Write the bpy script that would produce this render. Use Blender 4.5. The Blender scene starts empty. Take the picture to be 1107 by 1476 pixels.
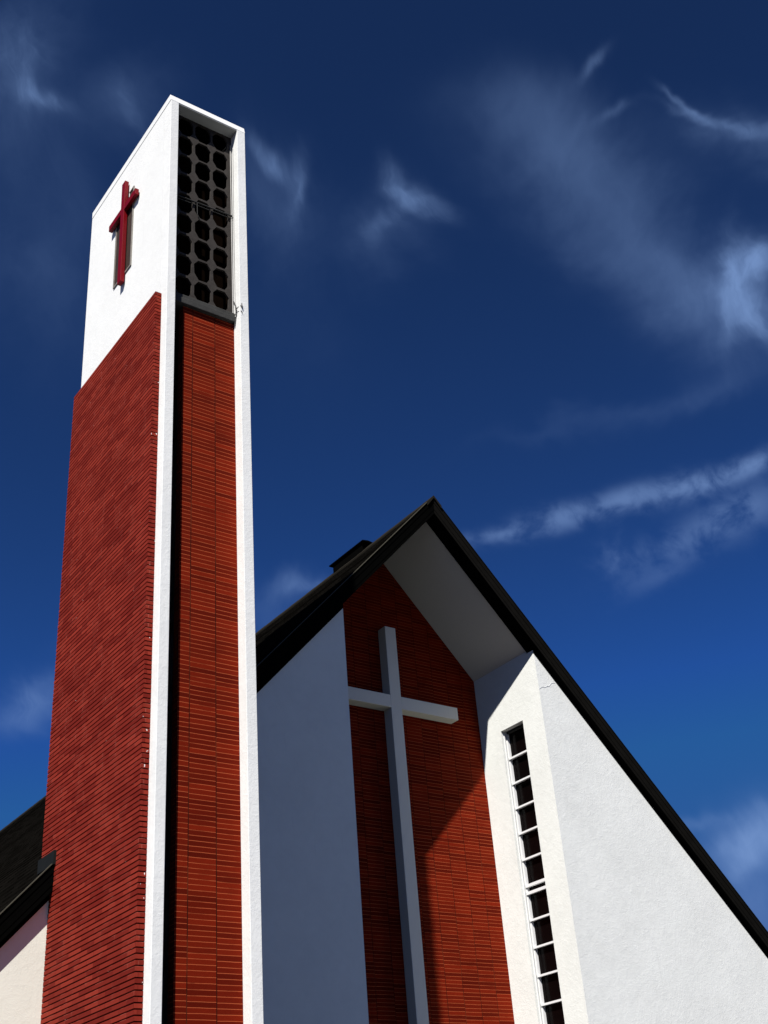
import bpy, bmesh, math, random
from mathutils import Matrix, Vector

random.seed(7)
SC = bpy.context.scene
COL = SC.collection

# ------------------------------------------------------------------ camera
# All building coordinates below are in survey units: metres / 0.7, measured from the eye point.
S = 0.7
EYE = 1.6
def W(x, y, z):
    return Vector((S*x, S*y, S*z + EYE))
GZ = -EYE/S                                   # ground level in survey units

yaw, pitch, roll = (math.radians(a) for a in (37.55, 30.69, -4.896))
fwd = Vector((math.sin(yaw)*math.cos(pitch), math.cos(yaw)*math.cos(pitch), math.sin(pitch)))
r0 = Vector((math.cos(yaw), -math.sin(yaw), 0)); u0 = r0.cross(fwd)
rgt = math.cos(roll)*r0 + math.sin(roll)*u0
upv = -math.sin(roll)*r0 + math.cos(roll)*u0
cam_d = bpy.data.cameras.new('camera'); cam = bpy.data.objects.new('camera', cam_d); COL.objects.link(cam)
cam_d.sensor_fit = 'VERTICAL'; cam_d.sensor_height = 24; cam_d.lens = 24*1749.4/1476
cam_d.clip_start = 0.1; cam_d.clip_end = 5000
M = Matrix(((rgt.x, upv.x, -fwd.x), (rgt.y, upv.y, -fwd.y), (rgt.z, upv.z, -fwd.z))).to_4x4()
M.translation = Vector((0, 0, EYE)); cam.matrix_world = M
SC.camera = cam

# ------------------------------------------------------------------ light
SUN_TRAVEL = Vector((1.326, 1.0, -1.979)).normalized()
to_sun = -SUN_TRAVEL
ld = bpy.data.lights.new('sun', 'SUN'); lo = bpy.data.objects.new('sun', ld); COL.objects.link(lo)
ld.energy = 5.0; ld.angle = math.radians(0.53); ld.color = (1.0, 0.965, 0.92)
lo.rotation_euler = SUN_TRAVEL.to_track_quat('-Z', 'Y').to_euler(); lo.location = (-8, -6, 20)

SC.view_settings.view_transform = 'Standard'; SC.view_settings.look = 'None'
SC.cycles.diffuse_bounces = 1; SC.cycles.glossy_bounces = 2
SC.view_settings.gamma = 1.0; SC.view_settings.exposure = 0.51

world = bpy.data.worlds.new('World'); SC.world = world; world.use_nodes = True
class NT:
    """tiny node-graph writer"""
    def __init__(s, tree): s.t = tree
    def n(s, typ, **kw):
        nd = s.t.nodes.new(typ)
        for k, v in kw.items(): setattr(nd, k, v)
        return nd
    def link(s, a, b): s.t.links.new(a, b)
    def put(s, sock, v):
        if isinstance(v, bpy.types.NodeSocket): s.link(v, sock)
        elif isinstance(v, (tuple, list, Vector)) and len(v) == 3 and sock.type == 'RGBA': sock.default_value = (*v, 1)
        else: sock.default_value = v
    def m(s, op, a, b=None, c=None, clamp=False):
        nd = s.n('ShaderNodeMath', operation=op, use_clamp=clamp)
        for i, v in enumerate((a, b, c)):
            if v is not None: s.put(nd.inputs[i], v)
        return nd.outputs[0]
    def dot(s, a, b):
        nd = s.n('ShaderNodeVectorMath', operation='DOT_PRODUCT'); s.put(nd.inputs[0], a); s.put(nd.inputs[1], b)
        return nd.outputs['Value']
    def vm(s, op, a, b):
        nd = s.n('ShaderNodeVectorMath', operation=op); s.put(nd.inputs[0], a); s.put(nd.inputs[1], b)
        return nd.outputs[0]
    def scale(s, a, k):
        nd = s.n('ShaderNodeVectorMath', operation='SCALE'); s.put(nd.inputs[0], a); s.put(nd.inputs['Scale'], k)
        return nd.outputs[0]
    def xyz(s, x, y, z=0.0):
        nd = s.n('ShaderNodeCombineXYZ'); s.put(nd.inputs[0], x); s.put(nd.inputs[1], y); s.put(nd.inputs[2], z)
        return nd.outputs[0]
    def sep(s, v):
        nd = s.n('ShaderNodeSeparateXYZ'); s.put(nd.inputs[0], v); return nd.outputs
    def noise(s, vec, scale, detail=4, rough=0.5, dist=0.0, out='Fac'):
        nd = s.n('ShaderNodeTexNoise'); s.put(nd.inputs['Vector'], vec)
        nd.inputs['Scale'].default_value = scale; nd.inputs['Detail'].default_value = detail
        nd.inputs['Roughness'].default_value = rough; nd.inputs['Distortion'].default_value = dist
        return nd.outputs[out]
    def ss(s, v, a, b, lo_=0.0, hi=1.0):
        nd = s.n('ShaderNodeMapRange', interpolation_type='SMOOTHSTEP')
        s.put(nd.inputs[0], v); s.put(nd.inputs[1], a); s.put(nd.inputs[2], b); s.put(nd.inputs[3], lo_); s.put(nd.inputs[4], hi)
        return nd.outputs[0]
    def mix(s, f, a, b, mode='MIX'):
        nd = s.n('ShaderNodeMix', data_type='RGBA', blend_type=mode)
        s.put(nd.inputs[0], f); s.put(nd.inputs[6], a); s.put(nd.inputs[7], b); return nd.outputs[2]

def build_world():
    w = NT(world.node_tree); world.node_tree.nodes.clear()
    out = w.n('ShaderNodeOutputWorld'); bg = w.n('ShaderNodeBackground')
    sky = w.n('ShaderNodeTexSky', sky_type='NISHITA')
    sky.sun_disc = False
    sky.sun_elevation = math.asin(to_sun.z)
    sky.sun_rotation = math.atan2(to_sun.x, to_sun.y)
    sky.altitude = 1200; sky.air_density = 1.0; sky.dust_density = 0.15; sky.ozone_density = 3.0
    # clear dry air seen through a polariser: blue falls off fast away from the horizon
    raw = w.sep(w.scale(sky.outputs[0], 0.05*2**0.47))
    ch = [w.m('MINIMUM', w.m('MULTIPLY', w.m('POWER', w.m('DIVIDE', raw[i], ref), pw), tgt), cap) for i, (ref, pw, tgt, cap) in enumerate(SKYFIT)]
    col = w.scale(w.xyz(*ch), 1/(0.05*2**0.47))
    # cirrus, placed by direction on the celestial sphere
    d = w.n('ShaderNodeTexCoord').outputs['Generated']
    D = Vector((0.524, 0.682, 0.510)).normalized(); R = Vector((0.816, -0.573, -0.073)); R = (R - R.dot(D)*D).normalized(); U = R.cross(D)
    dz = w.m('MAXIMUM', w.dot(d, D), 0.05)
    gx = w.m('DIVIDE', w.dot(d, R), dz); gy = w.m('DIVIDE', w.dot(d, U), dz)
    warp = w.noise(d, 4.5, 5, 0.6, 0.4, 'Color')
    wv = w.sep(w.vm('SUBTRACT', warp, (0.5, 0.5, 0.5)))
    hx = w.m('ADD', gx, w.m('MULTIPLY', wv[0], 0.13)); hy = w.m('ADD', gy, w.m('MULTIPLY', wv[1], 0.13))
    F = 1749.4
    #         px    py    rx   ry  tilt  amount
    def layer(blobs, wk):
        tot = None
        hx = w.m('ADD', gx, w.m('MULTIPLY', wv[0], wk)); hy = w.m('ADD', gy, w.m('MULTIPLY', wv[1], wk))
        for (px, py, rx, ry, tilt, amt) in blobs:
            cx, cy = (px-553.5)/F, -(py-738)/F
            a = math.radians(tilt); ca, sa = math.cos(a), math.sin(a)
            dx = w.m('SUBTRACT', hx, cx); dy = w.m('SUBTRACT', hy, cy)
            ex = w.m('DIVIDE', w.m('ADD', w.m('MULTIPLY', dx, ca), w.m('MULTIPLY', dy, sa)), rx/F)
            ey = w.m('DIVIDE', w.m('SUBTRACT', w.m('MULTIPLY', dy, ca), w.m('MULTIPLY', dx, sa)), ry/F)
            q = w.m('ADD', w.m('MULTIPLY', ex, ex), w.m('MULTIPLY', ey, ey))
            g = w.m('MULTIPLY', w.m('EXPONENT', w.m('MULTIPLY', q, -1.0)), amt)
            tot = g if tot is None else w.m('ADD', tot, g)
        return tot
    p = w.xyz(hx, hy, 0.0); p0 = w.xyz(gx, gy, 0.4)
    soft = w.noise(w.xyz(hx, w.m('MULTIPLY', hy, 0.7), 0.3), 5.5, 7, 0.55, 0.7)
    wisp = w.noise(w.xyz(w.m('ADD', hx, w.m('MULTIPLY', hy, 0.35)), w.m('MULTIPLY', hy, 0.55), 0.3), 15.0, 9, 0.6, 1.4)
    def ridged(sc, sx, sy, dist, sharp, seed):
        nz = w.noise(w.xyz(w.m('ADD', w.m('MULTIPLY', hx, sx), w.m('MULTIPLY', hy, 0.30)), w.m('MULTIPLY', hy, sy), seed), sc, 6, 0.55, dist)
        r_ = w.m('SUBTRACT', 1.0, w.m('MULTIPLY', w.m('ABSOLUTE', w.m('SUBTRACT', nz, 0.5)), 6.0))
        return w.m('POWER', w.m('MAXIMUM', r_, 0.0), sharp)
    fil = w.m('ADD', w.m('MULTIPLY', ridged(7.0, 1.1, 0.7, 1.3, 1.6, 0.8), 0.75), w.m('MULTIPLY', ridged(17.0, 1.25, 0.45, 1.6, 1.3, 2.1), 0.55))
    hz = w.m('ADD', w.ss(soft, 0.30, 0.66, 0.35, 1.15), w.m('MULTIPLY', fil, 0.16))
    texa = w.m('MULTIPLY', w.ss(soft, 0.28, 0.62, 0.40, 1.15), w.m('ADD', 0.55, w.m('ADD', w.m('MULTIPLY', fil, 0.85), w.m('MULTIPLY', w.ss(wisp, 0.40, 0.72), 0.6))))
    puff = w.noise(w.vm('MULTIPLY', p0, (1.0, 1.1, 1.0)), 27.0, 5, 0.55, 0.25)
    texb = w.ss(puff, 0.36, 0.62, 0.14, 1.3)
    dens = w.m('ADD', w.m('ADD', w.m('MULTIPLY', layer(HAZY, 0.14), hz), w.m('MULTIPLY', layer(CLOUDS, 0.09), texa)), w.m('MULTIPLY', layer(PUFFS, 0.045), texb))
    dens = w.m('SUBTRACT', 1.0, w.m('EXPONENT', w.m('MULTIPLY', dens, -1.0)))
    col2 = w.mix(dens, col, CLOUD_COL)
    w.link(col2, bg.inputs[0]); bg.inputs[1].default_value = 0.05
    w.link(bg.outputs[0], out.inputs[0])
# per channel: reference value of the sky overhead, exponent, wanted value there, ceiling
SKYFIT = [(0.0387, 1.0, 0.0072, 0.075), (0.0709, 1.6, 0.0240, 0.100), (0.143, 2.0, 0.0875, 0.318)]
CLOUD_COL = (3.0, 4.9, 9.3)
HAZY = [
    (35, 120, 70, 110, -20, .16), (60, 330, 80, 130, 0, .10), (195, 170, 60, 55, 0, .10), (430, 300, 55, 85, 15, .12), (570, 340, 45, 60, -20, .09),
    (720, 170, 70, 50, -20, .09), (810, 235, 90, 55, -35, .15), (880, 310, 110, 75, -35, .13), (980, 400, 120, 60, -30, .17), (1060, 200, 90, 40, 0, .12), (1060, 430, 90, 80, 0, .26),
    (865, 612, 140, 14, 14, .08), (1030, 560, 90, 18, 22, .10), (430, 480, 80, 90, 0, .02),
    (1085, 1215, 70, 40, 10, .40), (1100, 1290, 50, 50, 0, .25), (30, 985, 60, 30, 20, .16), (425, 850, 60, 22, 25, .14), (380, 900, 40, 20, 0, .10),
]
CLOUDS = [
    (30, 90, 40, 60, -20, .14), (70, 158, 40, 15, -25, .30), (45, 140, 14, 40, 0, .12), (200, 170, 12, 40, 20, .08),
    (412, 228, 34, 15, -40, .26), (455, 265, 12, 45, -10, .16), (618, 290, 40, 16, -30, .22), (590, 262, 12, 34, 25, .16), (570, 325, 40, 14, 40, .13),
    (845, 112, 30, 8, 50, .14), (885, 175, 34, 9, 25, .10), (1088, 372, 36, 26, 25, .9), (1066, 400, 14, 55, 5, .35), (1090, 430, 44, 26, -30, .6), (1056, 455, 12, 45, 0, .22), (1100, 465, 40, 16, -35, .4),
    (1010, 178, 40, 8, -18, .30), (978, 155, 26, 6, -40, .24), (1070, 186, 50, 12, 10, .24),
    (1085, 1205, 46, 24, 10, .55), (1020, 1180, 70, 10, 5, .18), (1080, 1240, 40, 16, 40, .3),
    (35, 985, 45, 18, 20, .12), (425, 850, 50, 14, 25, .12),
]
PUFFS = [
    (690, 775, 45, 11, 10, .26), (760, 757, 50, 14, 14, .34), (830, 738, 50, 14, 14, .38), (905, 716, 50, 15, 16, .42), (985, 704, 50, 16, 14, .50), (1050, 685, 45, 14, 22, .46), (1100, 668, 40, 14, 22, .48),
    (890, 800, 34, 30, 55, .16), (1000, 770, 90, 24, 25, .22), (1085, 735, 60, 28, 25, .26), (950, 830, 60, 14, 25, .10),
]
build_world()

# ------------------------------------------------------------------ materials
def new_mat(name):
    mt = bpy.data.materials.new(name); mt.use_nodes = True
    t = mt.node_tree; t.nodes.clear(); g = NT(t)
    o = g.n('ShaderNodeOutputMaterial'); b = g.n('ShaderNodeBsdfPrincipled'); g.link(b.outputs[0], o.inputs[0])
    return mt, g, b
def obj_co(g): return g.n('ShaderNodeTexCoord').outputs['Object']
def bump(g, b, h, strength, dist):
    n = g.n('ShaderNodeBump'); n.inputs['Strength'].default_value = strength; n.inputs['Distance'].default_value = dist
    g.link(h, n.inputs['Height']); g.link(n.outputs[0], b.inputs['Normal'])
def plain(name, col, rough=0.6, var=0.12, scale=6.0, metal=0.0, bs=0.0, spec=0.3):
    mt, g, b = new_mat(name); co = obj_co(g)
    n = g.noise(co, scale, 6, 0.6)
    f = g.m('ADD', g.m('MULTIPLY', g.m('SUBTRACT', n, 0.5), var*4), 1.0)
    g.put(b.inputs['Base Color'], g.scale(tuple(col), f))
    b.inputs['Roughness'].default_value = rough; b.inputs['Metallic'].default_value = metal
    b.inputs['Specular IOR Level'].default_value = spec
    if bs: bump(g, b, g.noise(co, scale*6, 5, 0.6), bs, 0.01)
    return mt
def plaster(name, col, rough_bump=0.5, blotch=0.06, seed=0.0):
    mt, g, b = new_mat(name); co = g.vm('ADD', obj_co(g), (seed, seed*0.7, seed*0.3))
    big = g.noise(co, 0.9, 5, 0.62); mid = g.noise(co, 5.5, 6, 0.6, 0.5); fine = g.noise(co, 42, 5, 0.6)
    f = g.m('ADD', 1.0, g.m('ADD', g.m('MULTIPLY', g.m('SUBTRACT', big, 0.5), blotch*2.2), g.m('MULTIPLY', g.m('SUBTRACT', mid, 0.5), blotch*1.6)))
    # rain streaks: dust that has run down the wall
    st = g.noise(g.vm('MULTIPLY', co, (5.0, 5.0, 0.35)), 1.6, 5, 0.6)
    f = g.m('MULTIPLY', f, g.ss(st, 0.62, 0.80, 1.0, 0.93))
    g.put(b.inputs['Base Color'], g.scale(tuple(col), f))
    b.inputs['Roughness'].default_value = 0.75; b.inputs['Specular IOR Level'].default_value = 0.2
    trowel = g.noise(g.vm('MULTIPLY', co, (1, 1, 1.4)), 5.5, 4, 0.55, 1.0)
    ridge = g.ss(g.m('ABSOLUTE', g.m('SUBTRACT', trowel, 0.5)), 0.0, 0.03, 1.0, 0.0)
    msk = g.ss(g.noise(co, 2.3, 3, 0.5), 0.52, 0.66)
    scr = g.noise(co, 17.0, 5, 0.65, 0.8)
    h = g.m('ADD', g.m('ADD', g.m('MULTIPLY', mid, 1.0), g.m('ADD', g.m('MULTIPLY', fine, 0.22), g.m('MULTIPLY', g.ss(scr, 0.45, 0.62), 0.22))), g.m('MULTIPLY', g.m('MULTIPLY', ridge, msk), 0.35))
    bump(g, b, h, rough_bump, 0.02)
    return mt
def brick(name, bw, bh, offset, col1, col2, mortar, msize, vjoint=None, patchy=0.5, bs=0.6, specks=False, light_joints=False, uoff=0.0, voff=0.0, grainy=0.7):
    """Coursed brick; u runs along the wall whichever way it faces, v is height."""
    mt, g, b = new_mat(name); co = obj_co(g); c = g.sep(co)
    nrm = g.n('ShaderNodeNewGeometry').outputs['True Normal']; nn = g.sep(nrm)
    ax = g.m('ABSOLUTE', nn[0]); ay = g.m('ABSOLUTE', nn[1])
    isx = g.m('GREATER_THAN', ax, ay)
    u = g.m('ADD', g.m('MULTIPLY', c[1], isx), g.m('MULTIPLY', c[0], g.m('SUBTRACT', 1.0, isx)))
    u = g.m('SUBTRACT', u, uoff)
    wob = g.noise(co, 7.0, 3, 0.5)
    v = g.m('ADD', g.m('SUBTRACT', c[2], voff), g.m('MULTIPLY', g.m('SUBTRACT', wob, 0.5), 0.007 if light_joints else 0.002))
    if light_joints:   # stacked columns: every column of bricks was laid on its own, so its beds sit a little off its neighbour's
        ci = g.m('FLOOR', g.m('DIVIDE', u, bw))
        v = g.m('ADD', v, g.m('MULTIPLY', g.m('SINE', g.m('MULTIPLY', ci, 12.9898)), 0.02))
        v = g.m('ADD', v, g.m('MULTIPLY', g.m('SUBTRACT', g.noise(g.xyz(g.m('MULTIPLY', ci, 3.7), c[2], 0.0), 1.7, 2, 0.5), 0.5), 0.05))
    t = g.n('ShaderNodeTexBrick'); t.offset = offset; t.offset_frequency = 2; t.squash = 1.0
    g.put(t.inputs['Vector'], g.xyz(u, v, 0.0))
    t.inputs['Color1'].default_value = (0, 0, 0, 1); t.inputs['Color2'].default_value = (1, 1, 1, 1); t.inputs['Mortar'].default_value = (0.5, 0.5, 0.5, 1)
    t.inputs['Scale'].default_value = 1.0; t.inputs['Mortar Size'].default_value = msize; t.inputs['Mortar Smooth'].default_value = 0.15
    t.inputs['Bias'].default_value = 0.0; t.inputs['Brick Width'].default_value = bw; t.inputs['Row Height'].default_value = bh
    rnd = g.sep(t.outputs['Color'])[0]; mort = t.outputs['Fac']
    base = g.mix(rnd, col1, col2)
    grain = g.noise(co, 55, 5, 0.65)
    fac = g.m('ADD', 1.0, g.m('ADD', g.m('MULTIPLY', g.m('SUBTRACT', g.noise(co, 0.8, 4, 0.6), 0.5), patchy), g.m('MULTIPLY', g.m('SUBTRACT', grain, 0.5), grainy)))
    base = g.scale(base, g.m('MAXIMUM', fac, 0.2))
    mm = mort
    if light_joints:   # mortar survives in places and is gone in others
        keep = g.ss(g.noise(co, 2.6, 5, 0.6), 0.30, 0.52, 0.45, 1.0)
        mcol = g.mix(keep, tuple(x*0.6 for x in col1), mortar)
    else:
        # only the upright joints show light, and only some of them
        keep = g.ss(g.noise(co, 3.0, 3, 0.6), 0.50, 0.62)
        mcol = g.mix(keep, tuple(x*0.9 for x in col1), mortar)
    full = g.mix(mm, base, mcol)
    if vjoint:         # deep upright joint every bw
        fr = g.m('ABSOLUTE', g.m('SUBTRACT', g.m('FRACT', g.m('ADD', g.m('DIVIDE', u, bw), 0.5)), 0.5))
        dj = g.ss(fr, vjoint/bw*0.5, vjoint/bw*0.7, 1.0, 0.0)
        full = g.mix(g.m('MULTIPLY', dj, g.ss(g.noise(co, 2.0, 3, .5), .35, .55, .75, 1.0)), full, (0.035, 0.006, 0.003))
    if specks:
        sp = g.m('MULTIPLY', g.ss(g.noise(g.vm('MULTIPLY', co, (1, 1, 0.5)), 16, 2, 0.5), 0.72, 0.74), g.m('SUBTRACT', 1.0, isx))
        full = g.mix(sp, full, (0.75, 0.7, 0.66))
    g.put(b.inputs['Base Color'], full)
    b.inputs['Roughness'].default_value = 0.8; b.inputs['Specular IOR Level'].default_value = 0.04
    h = g.m('SUBTRACT', g.m('ADD', g.m('MULTIPLY', grain, 0.35), g.m('MULTIPLY', rnd, 0.35)), g.m('MULTIPLY', mort, 0.8 if not light_joints else 0.25))
    bump(g, b, h, bs, 0.012)
    return mt
def tiles(name, col):
    mt, g, b = new_mat(name); co = obj_co(g)
    t = g.n('ShaderNodeTexBrick'); t.offset = 0.5
    c = g.sep(co); g.put(t.inputs['Vector'], g.xyz(c[1], g.m('MULTIPLY', c[2], 1.36), 0.0))
    t.inputs['Color1'].default_value = (0.6, 0.6, 0.6, 1); t.inputs['Color2'].default_value = (1.25, 1.25, 1.25, 1); t.inputs['Mortar'].default_value = (0.3, 0.3, 0.3, 1)
    t.inputs['Scale'].default_value = 1.0; t.inputs['Brick Width'].default_value = 0.30; t.inputs['Row Height'].default_value = 0.26; t.inputs['Mortar Size'].default_value = 0.01
    f = g.m('ADD', 0.75, g.m('MULTIPLY', g.noise(co, 3, 6, 0.6), 0.5))
    g.put(b.inputs['Base Color'], g.scale(g.mix(1.0, t.outputs['Color'], col, 'MULTIPLY'), f))
    b.inputs['Roughness'].default_value = 1.0; b.inputs['Specular IOR Level'].default_value = 0.0
    bump(g, b, g.m('ADD', g.m('MULTIPLY', t.outputs['Fac'], -0.6), g.noise(co, 30, 4, 0.6)), 0.5, 0.01)
    return mt

MT = dict(
    white=plaster('white_plaster', (0.80, 0.805, 0.772), 0.2, 0.06),
    fin=plaster('white_fin_plaster', (0.80, 0.805, 0.772), 0.24, 0.10, 3.1),
    wall=plaster('church_plaster', (0.790, 0.800, 0.755), 0.27, 0.10, 7.7),
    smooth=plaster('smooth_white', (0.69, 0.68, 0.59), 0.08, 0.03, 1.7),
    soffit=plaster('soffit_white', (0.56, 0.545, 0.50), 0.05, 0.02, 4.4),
    brick_side=brick('brick_running', 0.46, 0.077, 0.5, (0.140, 0.0125, 0.0080), (0.245, 0.0290, 0.0170), (0.34, 0.085, 0.060), 0.004, specks=True, patchy=0.35, bs=0.25, grainy=0.4, voff=0.0247),
    brick_tower=brick('brick_stack_tower', 0.4515, 0.077, 0.0, (0.088, 0.0050, 0.0012), (0.176, 0.0120, 0.0027), (0.40, 0.085, 0.030), 0.0045, vjoint=0.013, light_joints=True, bs=0.35, uoff=-0.1995),
    brick_front=brick('brick_stack_church', 0.449, 0.077, 0.0, (0.088, 0.0050, 0.0012), (0.176, 0.0120, 0.0027), (0.40, 0.085, 0.030), 0.0045, vjoint=0.010, light_joints=True, bs=0.35),
    groove=plain('raked_joint', (0.030, 0.004, 0.003), 0.95, 0.1, 20, spec=0.05),
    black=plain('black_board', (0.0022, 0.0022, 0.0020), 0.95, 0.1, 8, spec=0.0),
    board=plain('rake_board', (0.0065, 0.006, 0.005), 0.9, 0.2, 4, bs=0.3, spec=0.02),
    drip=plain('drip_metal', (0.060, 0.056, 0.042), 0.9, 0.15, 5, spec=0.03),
    dark_metal=plain('dark_metal', (0.010, 0.011, 0.010), 0.7, 0.15, 5, spec=0.08),
    cap=plain('ridge_cap', (0.016, 0.014, 0.010), 0.9, 0.15, 8, spec=0.05),
    tile=tiles('roof_tiles', (0.0048, 0.0043, 0.0036)),
    screen=plain('grey_block', (0.042, 0.037, 0.033), 0.85, 0.25, 9, bs=0.5, spec=0.1),
    ledge=plain('grey_ledge', (0.045, 0.045, 0.042), 0.85, 0.3, 7, bs=0.5, spec=0.1),
    under=plain('lintel_underside', (0.42, 0.43, 0.42), 0.85, 0.1, 4),
    red=plain('red_paint', (0.165, 0.0022, 0.0055), 0.4, 0.08, 8, spec=0.15),
    slot=plain('slot_timber', (0.036, 0.022, 0.014), 0.6, 0.35, 5),
    slot_frame=plain('slot_frame', (0.24, 0.22, 0.19), 0.5, 0.2, 12),
    frame=plain('white_frame', (0.80, 0.80, 0.79), 0.5, 0.04, 10),
    glass=plain('dark_glass', (0.003, 0.0018, 0.0018), 0.15, 0.2, 3, spec=0.06),
    wire=plain('black_cable', (0.02, 0.02, 0.02), 0.5, 0.1, 10),
    pipe=plain('grey_conduit', (0.30, 0.29, 0.27), 0.5, 0.2, 10),
    wall_shade=plaster('church_plaster_shaded', (0.80, 0.80, 0.695), 0.16, 0.07, 9.7),  # yellower copy of the church plaster, offsetting blue skylight in the tower's shade
    crack=plain('crack_filler', (0.80, 0.81, 0.80), 0.7, 0.05, 10),
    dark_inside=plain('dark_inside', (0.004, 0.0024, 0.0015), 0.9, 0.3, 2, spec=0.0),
    inside=plain('bare_inside', (0.05, 0.05, 0.05), 0.9, 0.05, 1),
)
def ground_mat():
    mt, g, b = new_mat('paving'); co = obj_co(g)
    t = g.n('ShaderNodeTexBrick'); t.offset = 0.5; g.put(t.inputs['Vector'], co)
    t.inputs['Color1'].default_value = (0.046, 0.048, 0.046, 1); t.inputs['Color2'].default_value = (0.060, 0.062, 0.059, 1); t.inputs['Mortar'].default_value = (0.05, 0.05, 0.047, 1)
    t.inputs['Scale'].default_value = 1.0; t.inputs['Brick Width'].default_value = 0.6; t.inputs['Row Height'].default_value = 0.6; t.inputs['Mortar Size'].default_value = 0.006
    g.put(b.inputs['Base Color'], g.scale(t.outputs['Color'], g.m('ADD', 0.7, g.m('MULTIPLY', g.noise(co, 0.5, 6, 0.6), 0.6))))
    b.inputs['Roughness'].default_value = 0.9
    return mt
MT['ground'] = ground_mat()

# ------------------------------------------------------------------ mesh helpers (survey units in, metres out)
class MB:
    def __init__(s): s.v = []; s.f = []
    def poly(s, pts):
        i = len(s.v); s.v += [tuple(p) for p in pts]; s.f.append(tuple(range(i, i+len(pts))))
    def box(s, x0, x1, y0, y1, z0, z1):
        i = len(s.v)
        s.v += [(x0,y0,z0),(x1,y0,z0),(x1,y1,z0),(x0,y1,z0),(x0,y0,z1),(x1,y0,z1),(x1,y1,z1),(x0,y1,z1)]
        s.f += [tuple(i+k for k in q) for q in ((0,3,2,1),(4,5,6,7),(0,1,5,4),(1,2,6,5),(2,3,7,6),(3,0,4,7))]
    def prism_y(s, xz, y0, y1):
        """closed outline in x,z (any direction) extruded from y0 to y1"""
        n = len(xz); i = len(s.v)
        s.v += [(x, y0, z) for x, z in xz] + [(x, y1, z) for x, z in xz]
        s.f.append(tuple(i+k for k in range(n))); s.f.append(tuple(i+n+k for k in reversed(range(n))))
        for k in range(n): s.f.append((i+k, i+n+k, i+n+(k+1)%n, i+(k+1)%n))
    def tube(s, pts, r, n=8):
        P = [Vector(p) for p in pts]; i = len(s.v)
        for k, p in enumerate(P):
            t = (P[min(k+1, len(P)-1)] - P[max(k-1, 0)]).normalized()
            a = t.cross(Vector((0.3, 0.9, 0.2))).normalized(); b_ = t.cross(a)
            for j in range(n):
                q = p + r*(math.cos(2*math.pi*j/n)*a + math.sin(2*math.pi*j/n)*b_); s.v.append(tuple(q))
        for k in range(len(P)-1):
            for j in range(n): s.f.append((i+k*n+j, i+k*n+(j+1)%n, i+(k+1)*n+(j+1)%n, i+(k+1)*n+j))
        s.f.append(tuple(i+j for j in range(n))[::-1]); s.f.append(tuple(i+(len(P)-1)*n+j for j in range(n)))
    def build(s, name, mat, parent=None, bevel=0.0, seg=2, loc=None, mats=None):
        o_ = origin(parent) if loc is None else loc
        me = bpy.data.meshes.new(name)
        me.from_pydata([tuple(W(*v) - o_) for v in s.v], [], s.f); me.update()
        bm = bmesh.new(); bm.from_mesh(me); bmesh.ops.remove_doubles(bm, verts=bm.verts, dist=1e-5)
        bmesh.ops.recalc_face_normals(bm, faces=bm.faces)
        if bevel:
            es = [e for e in bm.edges if len(e.link_faces) == 2 and e.calc_face_angle(0) > 0.5]
            bmesh.ops.bevel(bm, geom=es, offset=bevel, segments=seg, profile=0.5, affect='EDGES', clamp_overlap=True)
        bm.to_mesh(me); bm.free()
        me.materials.append(MT[mat]); o = bpy.data.objects.new(name, me); COL.objects.link(o)
        if parent: o.parent = parent
        else: o.location = o_
        return o
def origin(ob):
    v = Vector((0, 0, 0))
    while ob is not None: v = v + Vector(ob.location); ob = ob.parent
    return v
def thing(name, label, cat, x, y, z, group=None):
    o = bpy.data.objects.new(name, None); COL.objects.link(o); o.location = W(x, y, z)
    o.empty_display_size = 0.3; o['label'] = label; o['category'] = cat
    if group: o['group'] = group
    return o

# ------------------------------------------------------------------ survey numbers
TX, TY, TW, TH, TD = 10.393, 21.828, 2.40, 28.539, 5.538       # tower left plane, front plane, width, top, depth
WL, WR, REC = 0.239, 0.260, 0.334
BT, BS, BZ, BD = 0.177, 0.305, 21.29, 5.267                    # brick facing: thickness, setback, top, length
YC, XL, XR, K, YF, YB = 26.782, 18.732, 26.334, 1.08, 26.553, 29.942
XM = (XL+XR)/2
ZTOP, ZFB, ZSOF, ZTRIM = 21.094, 20.435, 20.51, 20.275
YBEAM, HALF, YEND = 27.105, 14.5, 72.0
def rz(z, x): return z - K*abs(x-XM)

# ------------------------------------------------------------------ ground
m = MB(); m.poly([(-1500, -1500, GZ), (1500, -1500, GZ), (1500, 1500, GZ), (-1500, 1500, GZ)])
gr = m.build('ground', 'ground', None, loc=W(0, 0, GZ)); gr['kind'] = 'structure'

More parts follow.
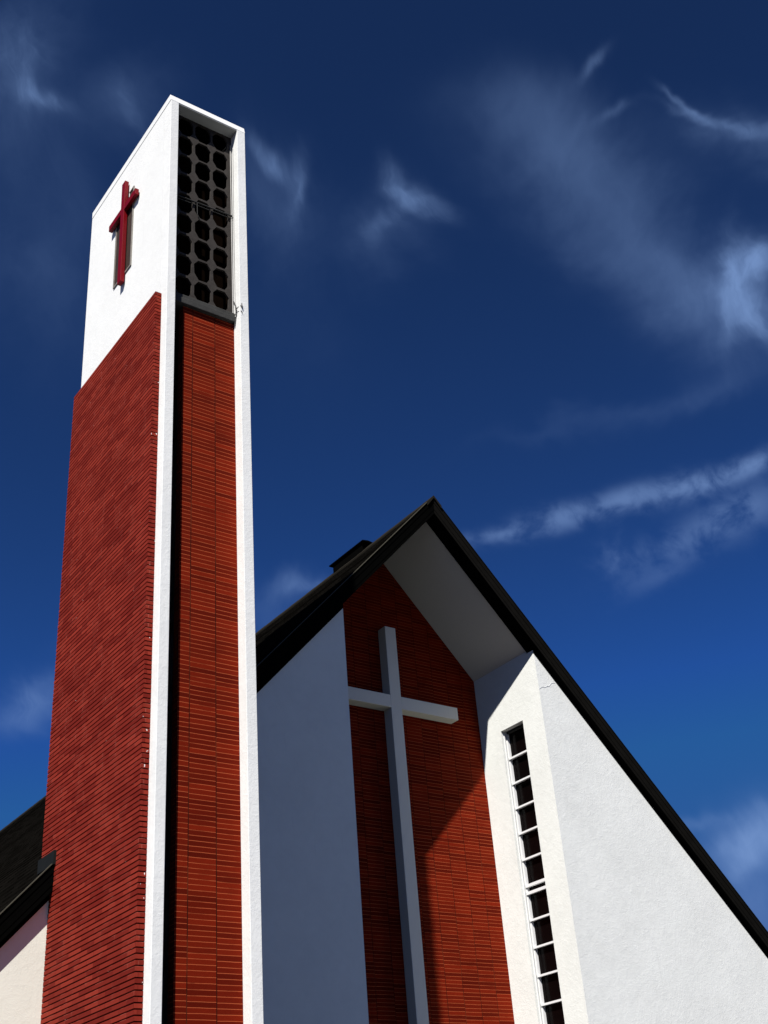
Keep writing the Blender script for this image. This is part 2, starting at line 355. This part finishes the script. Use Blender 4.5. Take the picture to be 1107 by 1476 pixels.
# ------------------------------------------------------------------ bell tower
def bell_tower():
    T = thing('bell_tower', 'tall slender white and red brick bell tower with a dark pierced screen at its top', 'tower', TX+TW/2, TY, GZ)
    x0, x1, y0, y1 = TX, TX+TW, TY, TY+TD
    xi0, xi1 = x0+WL, x1-WR
    yr = y0+REC
    zl = TH-0.198
    # white shell: two long side walls, back wall, top slab
    m = MB()
    m.box(x0, x0+0.18, y0+0.42, y1, GZ, TH-0.20)
    m.build('wall', 'white', T)
    m = MB(); m.box(x1-0.18, x1, y0+0.42, y1, GZ, TH-0.20); m.build('wall', 'white', T)
    m = MB(); m.box(x0+0.18, x1-0.18, y1-0.2, y1-0.003, GZ, TH-0.20); m.build('wall', 'white', T)
    for a, b in ((x0, xi0), (xi1, x1)):
        m = MB(); m.box(a, b, y0, y0+0.42, GZ, zl); m.build('fin', 'fin', T, bevel=0.006)
    # cap slab: front edge leans back a little, so it catches more sun than the fins
    m = MB()
    i = len(m.v)
    zt, zb, ln = TH+0.055, zl, 0.05
    prof = [(y0-0.004, zb), (y0+ln, zt), (y1, zt), (y1, zb)]
    for x in (x0-0.012, x1+0.012): m.v += [(x, y, z) for y, z in prof]
    m.f += [(0,1,2,3), (7,6,5,4)] + [(k, (k+1) % 4, 4+(k+1) % 4, 4+k) for k in range(4)]
    m.build('cap_slab', 'white', T, bevel=0.008)
    m = MB(); m.box(xi0+0.002, xi1-0.002, y0+0.012, y0+0.36, zl-0.03, zl-0.002); m.build('lintel', 'under', T)
    m = MB(); m.box(xi0+0.002, xi1-0.002, y0+0.361, y0+1.0, zl-0.03, zl-0.002); m.build('belfry_ceiling', 'black', T)  # black colour stands in for the shade behind the screen top
    # recessed brick strip on the front
    ztopb = 21.17
    m = MB(); m.box(xi0-0.02, xi0+0.42, yr+0.55, yr+0.60, GZ, ztopb); m.build('shadow_strip', 'black', T)  # black sheet added to deepen the left fin's shadow beside the brick
    m = MB(); m.box(x0+0.635, xi1+0.001, yr, yr+0.25, GZ, ztopb); bp = m.build('brick_panel', 'brick_tower', T)
    # ledge under the screen
    m = MB(); m.box(xi0+0.003, xi1-0.003, y0+0.26, y0+0.60, 21.36, 21.50); m.box(xi0+0.003, xi1-0.003, y0+0.22, y0+0.60, 21.17, 21.36)
    m.build('ledge', 'ledge', T, bevel=0.012)
    # pierced screen
    ys0, ys1 = y0+0.36, y0+0.425
    rows = 9; zt0, zt1 = 21.50, 28.30; rh = (zt1-zt0)/rows
    cols = [0.923-1.114, 0.923-0.557, 0.923, 1.492, 2.037]
    cols = [x0+c for c in cols]
    m = MB()
    def cell(ax, bx, az, bz, squash=1.0):
        """square cell with an uneven eight-sided hole, with depth"""
        w_, h_ = bx-ax, bz-az; cx, cz = (ax+bx)/2, (az+bz)/2
        def jit(): return random.uniform(-0.010, 0.010)
        hw, hh = w_*0.44, h_*0.455
        hole = [(cx-hw*0.52, cz+hh), (cx+hw*0.52, cz+hh), (cx+hw, cz+hh*0.50), (cx+hw*0.98, cz-hh*0.42), (cx+hw*0.50, cz-hh), (cx-hw*0.50, cz-hh), (cx-hw*0.98, cz-hh*0.42), (cx-hw, cz+hh*0.50)]
        hole = [(a+jit(), c_+jit()) for a, c_ in hole]
        outer = [(cx-hw*0.52, bz), (cx+hw*0.52, bz), (bx, cz+hh*0.5), (bx, cz-hh*0.42), (cx+hw*0.5, az), (cx-hw*0.5, az), (ax, cz-hh*0.42), (ax, cz+hh*0.5)]
        corner = {1: (bx, bz), 3: (bx, az), 5: (ax, az), 7: (ax, bz)}
        clampx = lambda q: (min(max(q[0], xi0+0.004), xi1-0.004), q[1])
        hole = [clampx(q) for q in hole]; outer = [clampx(q) for q in outer]; corner = {k_: clampx(q) for k_, q in corner.items()}
        for k_ in range(8):
            n_ = (k_+1) % 8
            ring = [outer[k_]] + ([corner[k_]] if k_ in corner else []) + [outer[n_], hole[n_], hole[k_]]
            m.poly([(a, ys0, c_) for a, c_ in ring]); m.poly([(a, ys1, c_) for a, c_ in ring][::-1])
            m.poly([(hole[k_][0], ys0, hole[k_][1]), (hole[n_][0], ys0, hole[n_][1]), (hole[n_][0], ys1, hole[n_][1]), (hole[k_][0], ys1, hole[k_][1])])
    edges = [xi0-0.21, x0+0.375, x0+0.923, x0+1.492, x0+2.037, x0+2.60]
    for r in range(rows):
        for c_ in range(1, 4):
            cell(edges[c_], edges[c_+1], zt0+r*rh, zt0+(r+1)*rh)
        # the outer half-columns are solid strips against the fins
        m.box(edges[4], xi1-0.004, ys0+0.001, ys1, zt0+r*rh, zt0+(r+1)*rh-0.0005)
        m.box(xi0+0.004, edges[1], ys0+0.001, ys1, zt0+r*rh, zt0+(r+1)*rh-0.0005)
    m.build('pierced_screen', 'screen', T)
    # steel rail across the screen, with its hangers
    m = MB(); m.tube([(xi0+0.02, ys0-0.05, 25.02), (xi1-0.02, ys0-0.05, 25.10)], 0.022)
    m.tube([(xi0+0.02, ys0-0.04, 24.93), (xi1-0.02, ys0-0.04, 25.0)], 0.012)
    m.tube([(x0+1.0, ys0-0.06, 25.05), (x0+1.02, ys0-0.04, 24.62), (x0+1.12, ys0-0.03, 24.45)], 0.012)
    m.build('rail', 'ledge', T)
    m = MB(); m.tube([(xi1-0.05, ys0-0.03, 27.95), (xi1-0.045, ys0-0.035, 25.2), (xi1-0.03, ys0-0.03, 21.55)], 0.016)
    m.tube([(xi1-0.015, ys0-0.11, 27.8), (xi1-0.02, ys0-0.11, 23.9), (xi1-0.012, ys0-0.12, 21.45)], 0.009)
    m.build('conduit', 'pipe', T)
    m = MB()
    m.tube([(xi1-0.03, y0+0.30, 21.95), (xi1-0.02, y0+0.2, 21.72), (xi1-0.04, y0+0.12, 21.50), (xi1-0.015, y0+0.20, 21.30), (xi1-0.03, y0+0.25, 21.05)], 0.014)
    m.tube([(xi1-0.01, y0+0.22, 21.62), (xi1+0.02, y0-0.02, 21.58), (xi1+0.05, y0-0.03, 21.50), (xi1+0.04, y0-0.025, 21.66)], 0.013)
    m.tube([(xi1-0.01, y0+0.1, 21.45), (xi1+0.03, y0-0.02, 21.40), (xi1+0.06, y0-0.02, 21.34)], 0.009)
    m.build('cable', 'wire', T)
    # dark sheets added inside the belfry, their colour standing in for its shade
    m = MB(); m.box(x0+0.19, x1-0.19, y0+0.95, y0+1.0, 20.8, zl-0.03); m.build('shade_backing', 'dark_inside', T)
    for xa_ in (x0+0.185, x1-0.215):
        m = MB(); m.box(xa_, xa_+0.03, y0+0.43, y0+0.949, 20.8, zl-0.04); m.build('shade_lining', 'dark_inside', T)
    # brick facing on the left side: every course is its own raised band, bed joints are raked back
    xb, yb0, yb1 = x0-BT, y0+BS, y0+BS+BD
    ch = 0.11; gp = 0.027; dp = 0.035
    m = MB(); rk = MB()
    n = int((BZ-GZ)/ch)
    for k in range(n):
        zt_ = BZ-k*ch; zb_ = zt_-ch+gp
        j = random.uniform(-0.0015, 0.0015); e = random.uniform(-0.006, 0.006)
        i = len(m.v); o_ = 0.0
        loop = [(x0+0.001, yb0+o_), (xb+j, yb0+o_), (xb+j, yb1+e), (x0+0.001, yb1+e)]
        m.v += [(a, b_, zb_) for a, b_ in loop] + [(a, b_, zt_) for a, b_ in loop]
        m.f += [(i, i+1, i+5, i+4), (i+1, i+2, i+6, i+5), (i+2, i+3, i+7, i+6), (i+4, i+5, i+6, i+7), (i+3, i+2, i+1, i)]
    bf = m.build('brick_facing', 'brick_side', T)
    rk.box(xb+dp, x0+0.003, yb0+dp, yb1-dp, GZ, BZ-0.03); rk.build('bed_joints', 'groove', bf)
    # mortar flashing on top of the facing
    m = MB(); m.box(xb+0.01, x0+0.002, yb0+0.01, yb1-0.01, BZ+0.001, BZ+0.02); m.build('coping', 'ledge', bf)
    # slot window behind the red cross
    Wn = bpy.data.objects.new('window', None); COL.objects.link(Wn); Wn.parent = T
    Wn.location = W(x0, y0+2.9, 25.0) - Vector(T.location)
    a0, a1, b0, b1 = y0+2.31, y0+3.49, 23.85, 26.35
    fr = MB(); t_ = 0.045
    fr.box(x0-0.035, x0+0.002, a0, a0+t_, b0, b1+0.6); fr.box(x0-0.035, x0+0.002, a1-t_, a1, b0, b1)
    fr.box(x0-0.035, x0+0.002, a0+t_, a1-t_, b0, b0+t_); fr.box(x0-0.035, x0+0.002, a0+0.32, a1-t_, b1-t_, b1)
    fr.box(x0-0.035, x0+0.002, a0+t_, a0+0.32, b1+0.6-t_, b1+0.6)
    fr.build('frame', 'slot_frame', Wn)
    pn = MB(); pn.box(x0-0.012, x0+0.003, a0+t_, a1-t_, b0+t_, b1-t_); pn.box(x0-0.012, x0+0.003, a0+t_, a0+0.32, b1-t_, b1+0.6-t_)
    pn.build('pane', 'slot', Wn)
    # lead flashing where the church roof runs into the tower
    m = MB()
    m.box(xb-0.06, xb+0.03, YF-0.06, yb1+0.05, 7.70, 8.02)
    fl = m.build('flashing', 'dark_metal', T)
    return T
tower = bell_tower()

def red_cross():
    C = thing('cross', 'red cross fixed to the white upper side of the bell tower', 'cross', TX-0.1, TY+2.8, 23.5)
    x1 = TX-0.035; x0 = TX-0.158
    m = MB(); m.box(x0, x1, TY+2.68, TY+2.90, 23.50, 27.42); m.build('upright', 'red', C, bevel=0.006)
    m = MB(); m.box(x0+0.004, x1-0.004, TY+1.92, TY+2.681, 26.22, 26.44); m.box(x0+0.004, x1-0.004, TY+2.899, TY+3.74, 26.22, 26.44)
    m.build('crossbar', 'red', C, bevel=0.005)
    for y, z in ((2.78, 27.1), (2.80, 23.9), (2.02, 26.33), (3.62, 26.33)):
        m = MB(); m.box(x1-0.002, TX+0.002, TY+y-0.05, TY+y+0.05, z-0.05, z+0.05); m.build('bracket', 'dark_metal', C)
red_cross()

# ------------------------------------------------------------------ church
def church():
    C = thing('church', 'steep gabled church with white walls, dark roof and a deep brick recess in its front', 'church', XM, YC, GZ)
    E0, E1 = XM-HALF+0.9, XM+HALF-0.9
    # front walls left and right of the recess, and side walls under the eaves
    for a, b in ((E0, XL), (XR, E1)):
        out = [(a, GZ), (b, GZ), (b, rz(ZFB-0.01, b)), (a, rz(ZFB-0.01, a))]
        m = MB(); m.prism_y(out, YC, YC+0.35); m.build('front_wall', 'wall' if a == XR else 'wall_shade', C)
        tr = [(a, rz(ZTRIM, a)), (b, rz(ZTRIM, b)), (b, rz(ZFB+0.05, b)), (a, rz(ZFB+0.05, a))]
        m = MB(); m.prism_y(tr, YC-0.02, YC+0.02); m.build('wall_trim', 'black', C)
    for a in (E0, E1-0.35):
        m = MB(); m.box(a, a+0.35, YC+0.35, YEND-0.5, GZ, rz(20.5, a if a < XM else a+0.35)); m.build('side_wall', 'wall', C)
    m = MB(); m.prism_y([(E0, GZ), (E1, GZ), (E1, rz(20.5, E1)), (XM, 20.5), (E0, rz(20.5, E0))], YEND-0.5, YEND-0.15); m.build('rear_wall', 'wall', C)
    # recess walls
    zt = rz(ZSOF-0.005, XR)
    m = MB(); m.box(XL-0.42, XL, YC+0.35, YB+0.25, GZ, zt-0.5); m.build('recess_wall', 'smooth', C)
    wy0, wy1, wz1, wz0 = 27.755, 28.88, 14.19, 1.0
    xa, xb = XR, XR+0.42
    m = MB()
    ys = [YC+0.35, wy0, wy1, YB+0.25]; zs = [GZ, wz0, wz1, zt]
    for i in range(3):
        for j in range(3):
            if i == 1 and j == 1: continue
            m.poly([(xa, ys[i], zs[j]), (xa, ys[i+1], zs[j]), (xa, ys[i+1], zs[j+1]), (xa, ys[i], zs[j+1])])
            m.poly([(xb, ys[i], zs[j]), (xb, ys[i+1], zs[j]), (xb, ys[i+1], zs[j+1]), (xb, ys[i], zs[j+1])])
    for (p, q) in (((wy0, wz0), (wy1, wz0)), ((wy1, wz0), (wy1, wz1)), ((wy1, wz1), (wy0, wz1)), ((wy0, wz1), (wy0, wz0)),
                   ((ys[0], zs[0]), (ys[3], zs[0])), ((ys[3], zs[0]), (ys[3], zs[3])), ((ys[3], zs[3]), (ys[0], zs[3])), ((ys[0], zs[3]), (ys[0], zs[0]))):
        m.poly([(xa, *p), (xa, *q), (xb, *q), (xb, *p)])
    m.build('recess_wall', 'wall', C)
    # tall strip window
    Wn = bpy.data.objects.new('window', None); COL.objects.link(Wn); Wn.parent = C
    Wn.location = W(XR+0.25, (wy0+wy1)/2, wz0) - Vector(C.location)
    fx0, fx1 = XR+0.20, XR+0.34
    m = MB(); t_ = 0.05
    m.box(fx0, fx1, wy1-t_, wy1-0.001, wz0, wz1-0.001); m.box(fx0, fx1, wy0+0.001, wy0+t_*0.6, wz0, wz1-0.001)
    m.box(XR+0.10, XR+0.13, wy1-0.03, wy1-0.001, wz0, wz1-0.001)
    m.build('frame', 'frame', Wn)
    m = MB(); m.box(fx0, fx1, wy0+t_*0.6, wy1-t_, wz1-0.08, wz1-0.001); m.build('head', 'ledge', Wn)
    m = MB(); m.box(XR+0.30, XR+0.315, wy0+0.01, wy1-0.01, wz0, wz1-0.01); m.build('pane', 'glass', Wn)
    bars = [13.124, 12.275, 11.459, 10.634, 9.80, 8.99, 8.765, 7.952, 7.146, 6.323, 5.512, 4.70, 3.89, 3.08, 2.27]
    for z in bars:
        z = z*1.0085; h = 0.030 if z < 8.7 or z > 9.2 else 0.045
        m = MB(); m.box(fx0-0.03, fx0+0.06, wy0+0.01, wy1-0.02, z-h, z+h); m.build('glazing_bar', 'frame', Wn)
    # brick back wall
    m = MB(); m.prism_y([(XL-0.2, GZ), (XR+0.2, GZ), (XR+0.2, rz(ZSOF+0.02, XR+0.2)), (XM, ZSOF+0.02), (XL-0.2, rz(ZSOF+0.02, XL-0.2))], YB, YB+0.24)
    m.build('brick_wall', 'brick_front', C)
    # white soffit over the recess
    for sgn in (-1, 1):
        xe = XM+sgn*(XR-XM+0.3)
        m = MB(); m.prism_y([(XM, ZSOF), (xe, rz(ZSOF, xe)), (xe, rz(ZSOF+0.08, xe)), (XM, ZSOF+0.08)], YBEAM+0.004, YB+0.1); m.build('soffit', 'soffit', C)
    # front beam, layered rake boards, drip edge
    for sgn in (-1, 1):
        xe = XM+sgn*HALF
        def band(z0, z1, ya, yb, name, mat, par=C):
            m_ = MB(); m_.prism_y([(XM, z0), (xe, rz(z0, xe)), (xe, rz(z1, xe)), (XM, z1)], ya, yb); return m_.build(name, mat, par)
        bm_ = band(ZFB, ZTOP-0.03, YF+0.045, YBEAM, 'rake_beam', 'black')
        lay = [(ZFB+0.001, ZFB+0.15, 0.024), (ZFB+0.15, ZFB+0.29, 0.014), (ZFB+0.29, ZFB+0.42, 0.022), (ZFB+0.42, ZFB+0.54, 0.008), (ZFB+0.54, ZTOP-0.022, 0.016)]
        for a, b, dy in lay:
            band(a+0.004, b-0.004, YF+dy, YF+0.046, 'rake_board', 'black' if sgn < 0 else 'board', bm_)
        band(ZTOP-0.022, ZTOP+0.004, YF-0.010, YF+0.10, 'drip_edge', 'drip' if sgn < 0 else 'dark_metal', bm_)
    # roof slopes: stepped tile courses
    for sgn in (-1, 1):
        n = 54; top = []
        for k in range(n):
            xa_, xb_ = k*HALF/n, (k+1)*HALF/n
            top += [(XM+sgn*xa_, ZTOP-0.075-K*xa_), (XM+sgn*xb_, ZTOP-0.075-K*xb_+0.045)]
        out = top + [(XM+sgn*HALF, rz(20.62, XM+sgn*HALF)), (XM, 20.62)]
        m = MB()
        y0_, y1_ = YF+0.05, YEND
        for k in range(len(top)-1):
            m.poly([(top[k][0], y0_, top[k][1]), (top[k+1][0], y0_, top[k+1][1]), (top[k+1][0], y1_, top[k+1][1]), (top[k][0], y1_, top[k][1])])
        m.poly([(XM, y0_, 20.62), (XM+sgn*HALF, y0_, rz(20.62, XM+sgn*HALF)), (XM+sgn*HALF, y1_, rz(20.62, XM+sgn*HALF)), (XM, y1_, 20.62)])
        m.poly([(top[-1][0], y0_, top[-1][1]), (top[-1][0], y0_, rz(20.62, top[-1][0])), (top[-1][0], y1_, rz(20.62, top[-1][0])), (top[-1][0], y1_, top[-1][1])])
        rf = m.build('roof', 'tile', C)
        if sgn < 0: roofL = rf
        xe = XM+sgn*HALF
        m = MB(); m.box(min(xe, xe+sgn*0.18), max(xe, xe+sgn*0.18), YF+0.02, YEND, rz(ZTOP-0.28, xe), rz(ZTOP-0.12, xe)); m.build('gutter', 'dark_metal', rf, bevel=0.01)
    # ridge cap
    seg = 0.62; y = YF-0.04; k = 0
    m = MB()
    while y < YEND:
        w_ = 0.30; dz = 0.0 if k % 2 else 0.006
        a = [(XM, ZTOP+0.012+dz), (XM+w_, ZTOP+0.012+dz-K*w_-0.01), (XM+w_-0.02, ZTOP-0.10-K*w_), (XM, ZTOP-0.07), (XM-w_+0.02, ZTOP-0.10-K*w_), (XM-w_, ZTOP+0.012+dz-K*w_-0.01)]
        m.prism_y(a, y, min(y+seg-0.01, YEND)); y += seg; k += 1
    m.build('ridge_cap', 'cap', roofL)
    # low box ventilator astride the ridge
    m = MB(); m.box(XM-0.17, XM+0.17, 30.55, 32.45, ZTOP-0.4, ZTOP+0.19)
    v = m.build('ridge_vent', 'black', roofL, bevel=0.01)
    m = MB(); m.prism_y([(XM-0.24, ZTOP+0.17), (XM+0.24, ZTOP+0.17), (XM+0.24, ZTOP+0.21), (XM, ZTOP+0.245), (XM-0.24, ZTOP+0.21)], 30.40, 32.60)
    m.build('hood', 'black', v)
    # hairline cracks and patched plaster at the top of the right front wall
    m = MB()
    def crk(pts, w_=0.012):
        pts = [Vector((x, YC-0.004, z)) for x, z in pts]
        m.tube(pts, w_, 5)
    crk([(26.34, 14.93), (26.50, 15.03), (26.60, 15.02), (26.70, 15.08), (26.80, 15.10), (26.92, 15.22), (27.04, 15.27), (27.10, 15.25)], 0.006)
    m.build('crack', 'crack', C)
    return C
ch = church()

def white_cross():
    C = thing('cross', 'large plain white cross standing against the dark brick recess of the church front', 'cross', XM, 29.7, GZ)
    y0, y1, hw = 29.527, YB-0.004, 0.216
    zt, za, al = 17.53, 15.059, 2.558
    m = MB(); m.box(XM-hw, XM+hw, y0, y1, 0.8, zt); m.build('upright', 'smooth', C, bevel=0.008)
    m = MB(); m.box(XM-al, XM-hw+0.001, y0+0.0015, y1-0.002, za-2*hw, za); m.box(XM+hw-0.001, XM+al, y0+0.0015, y1-0.002, za-2*hw, za)
    m.build('crossbar', 'smooth', C, bevel=0.006)
white_cross()
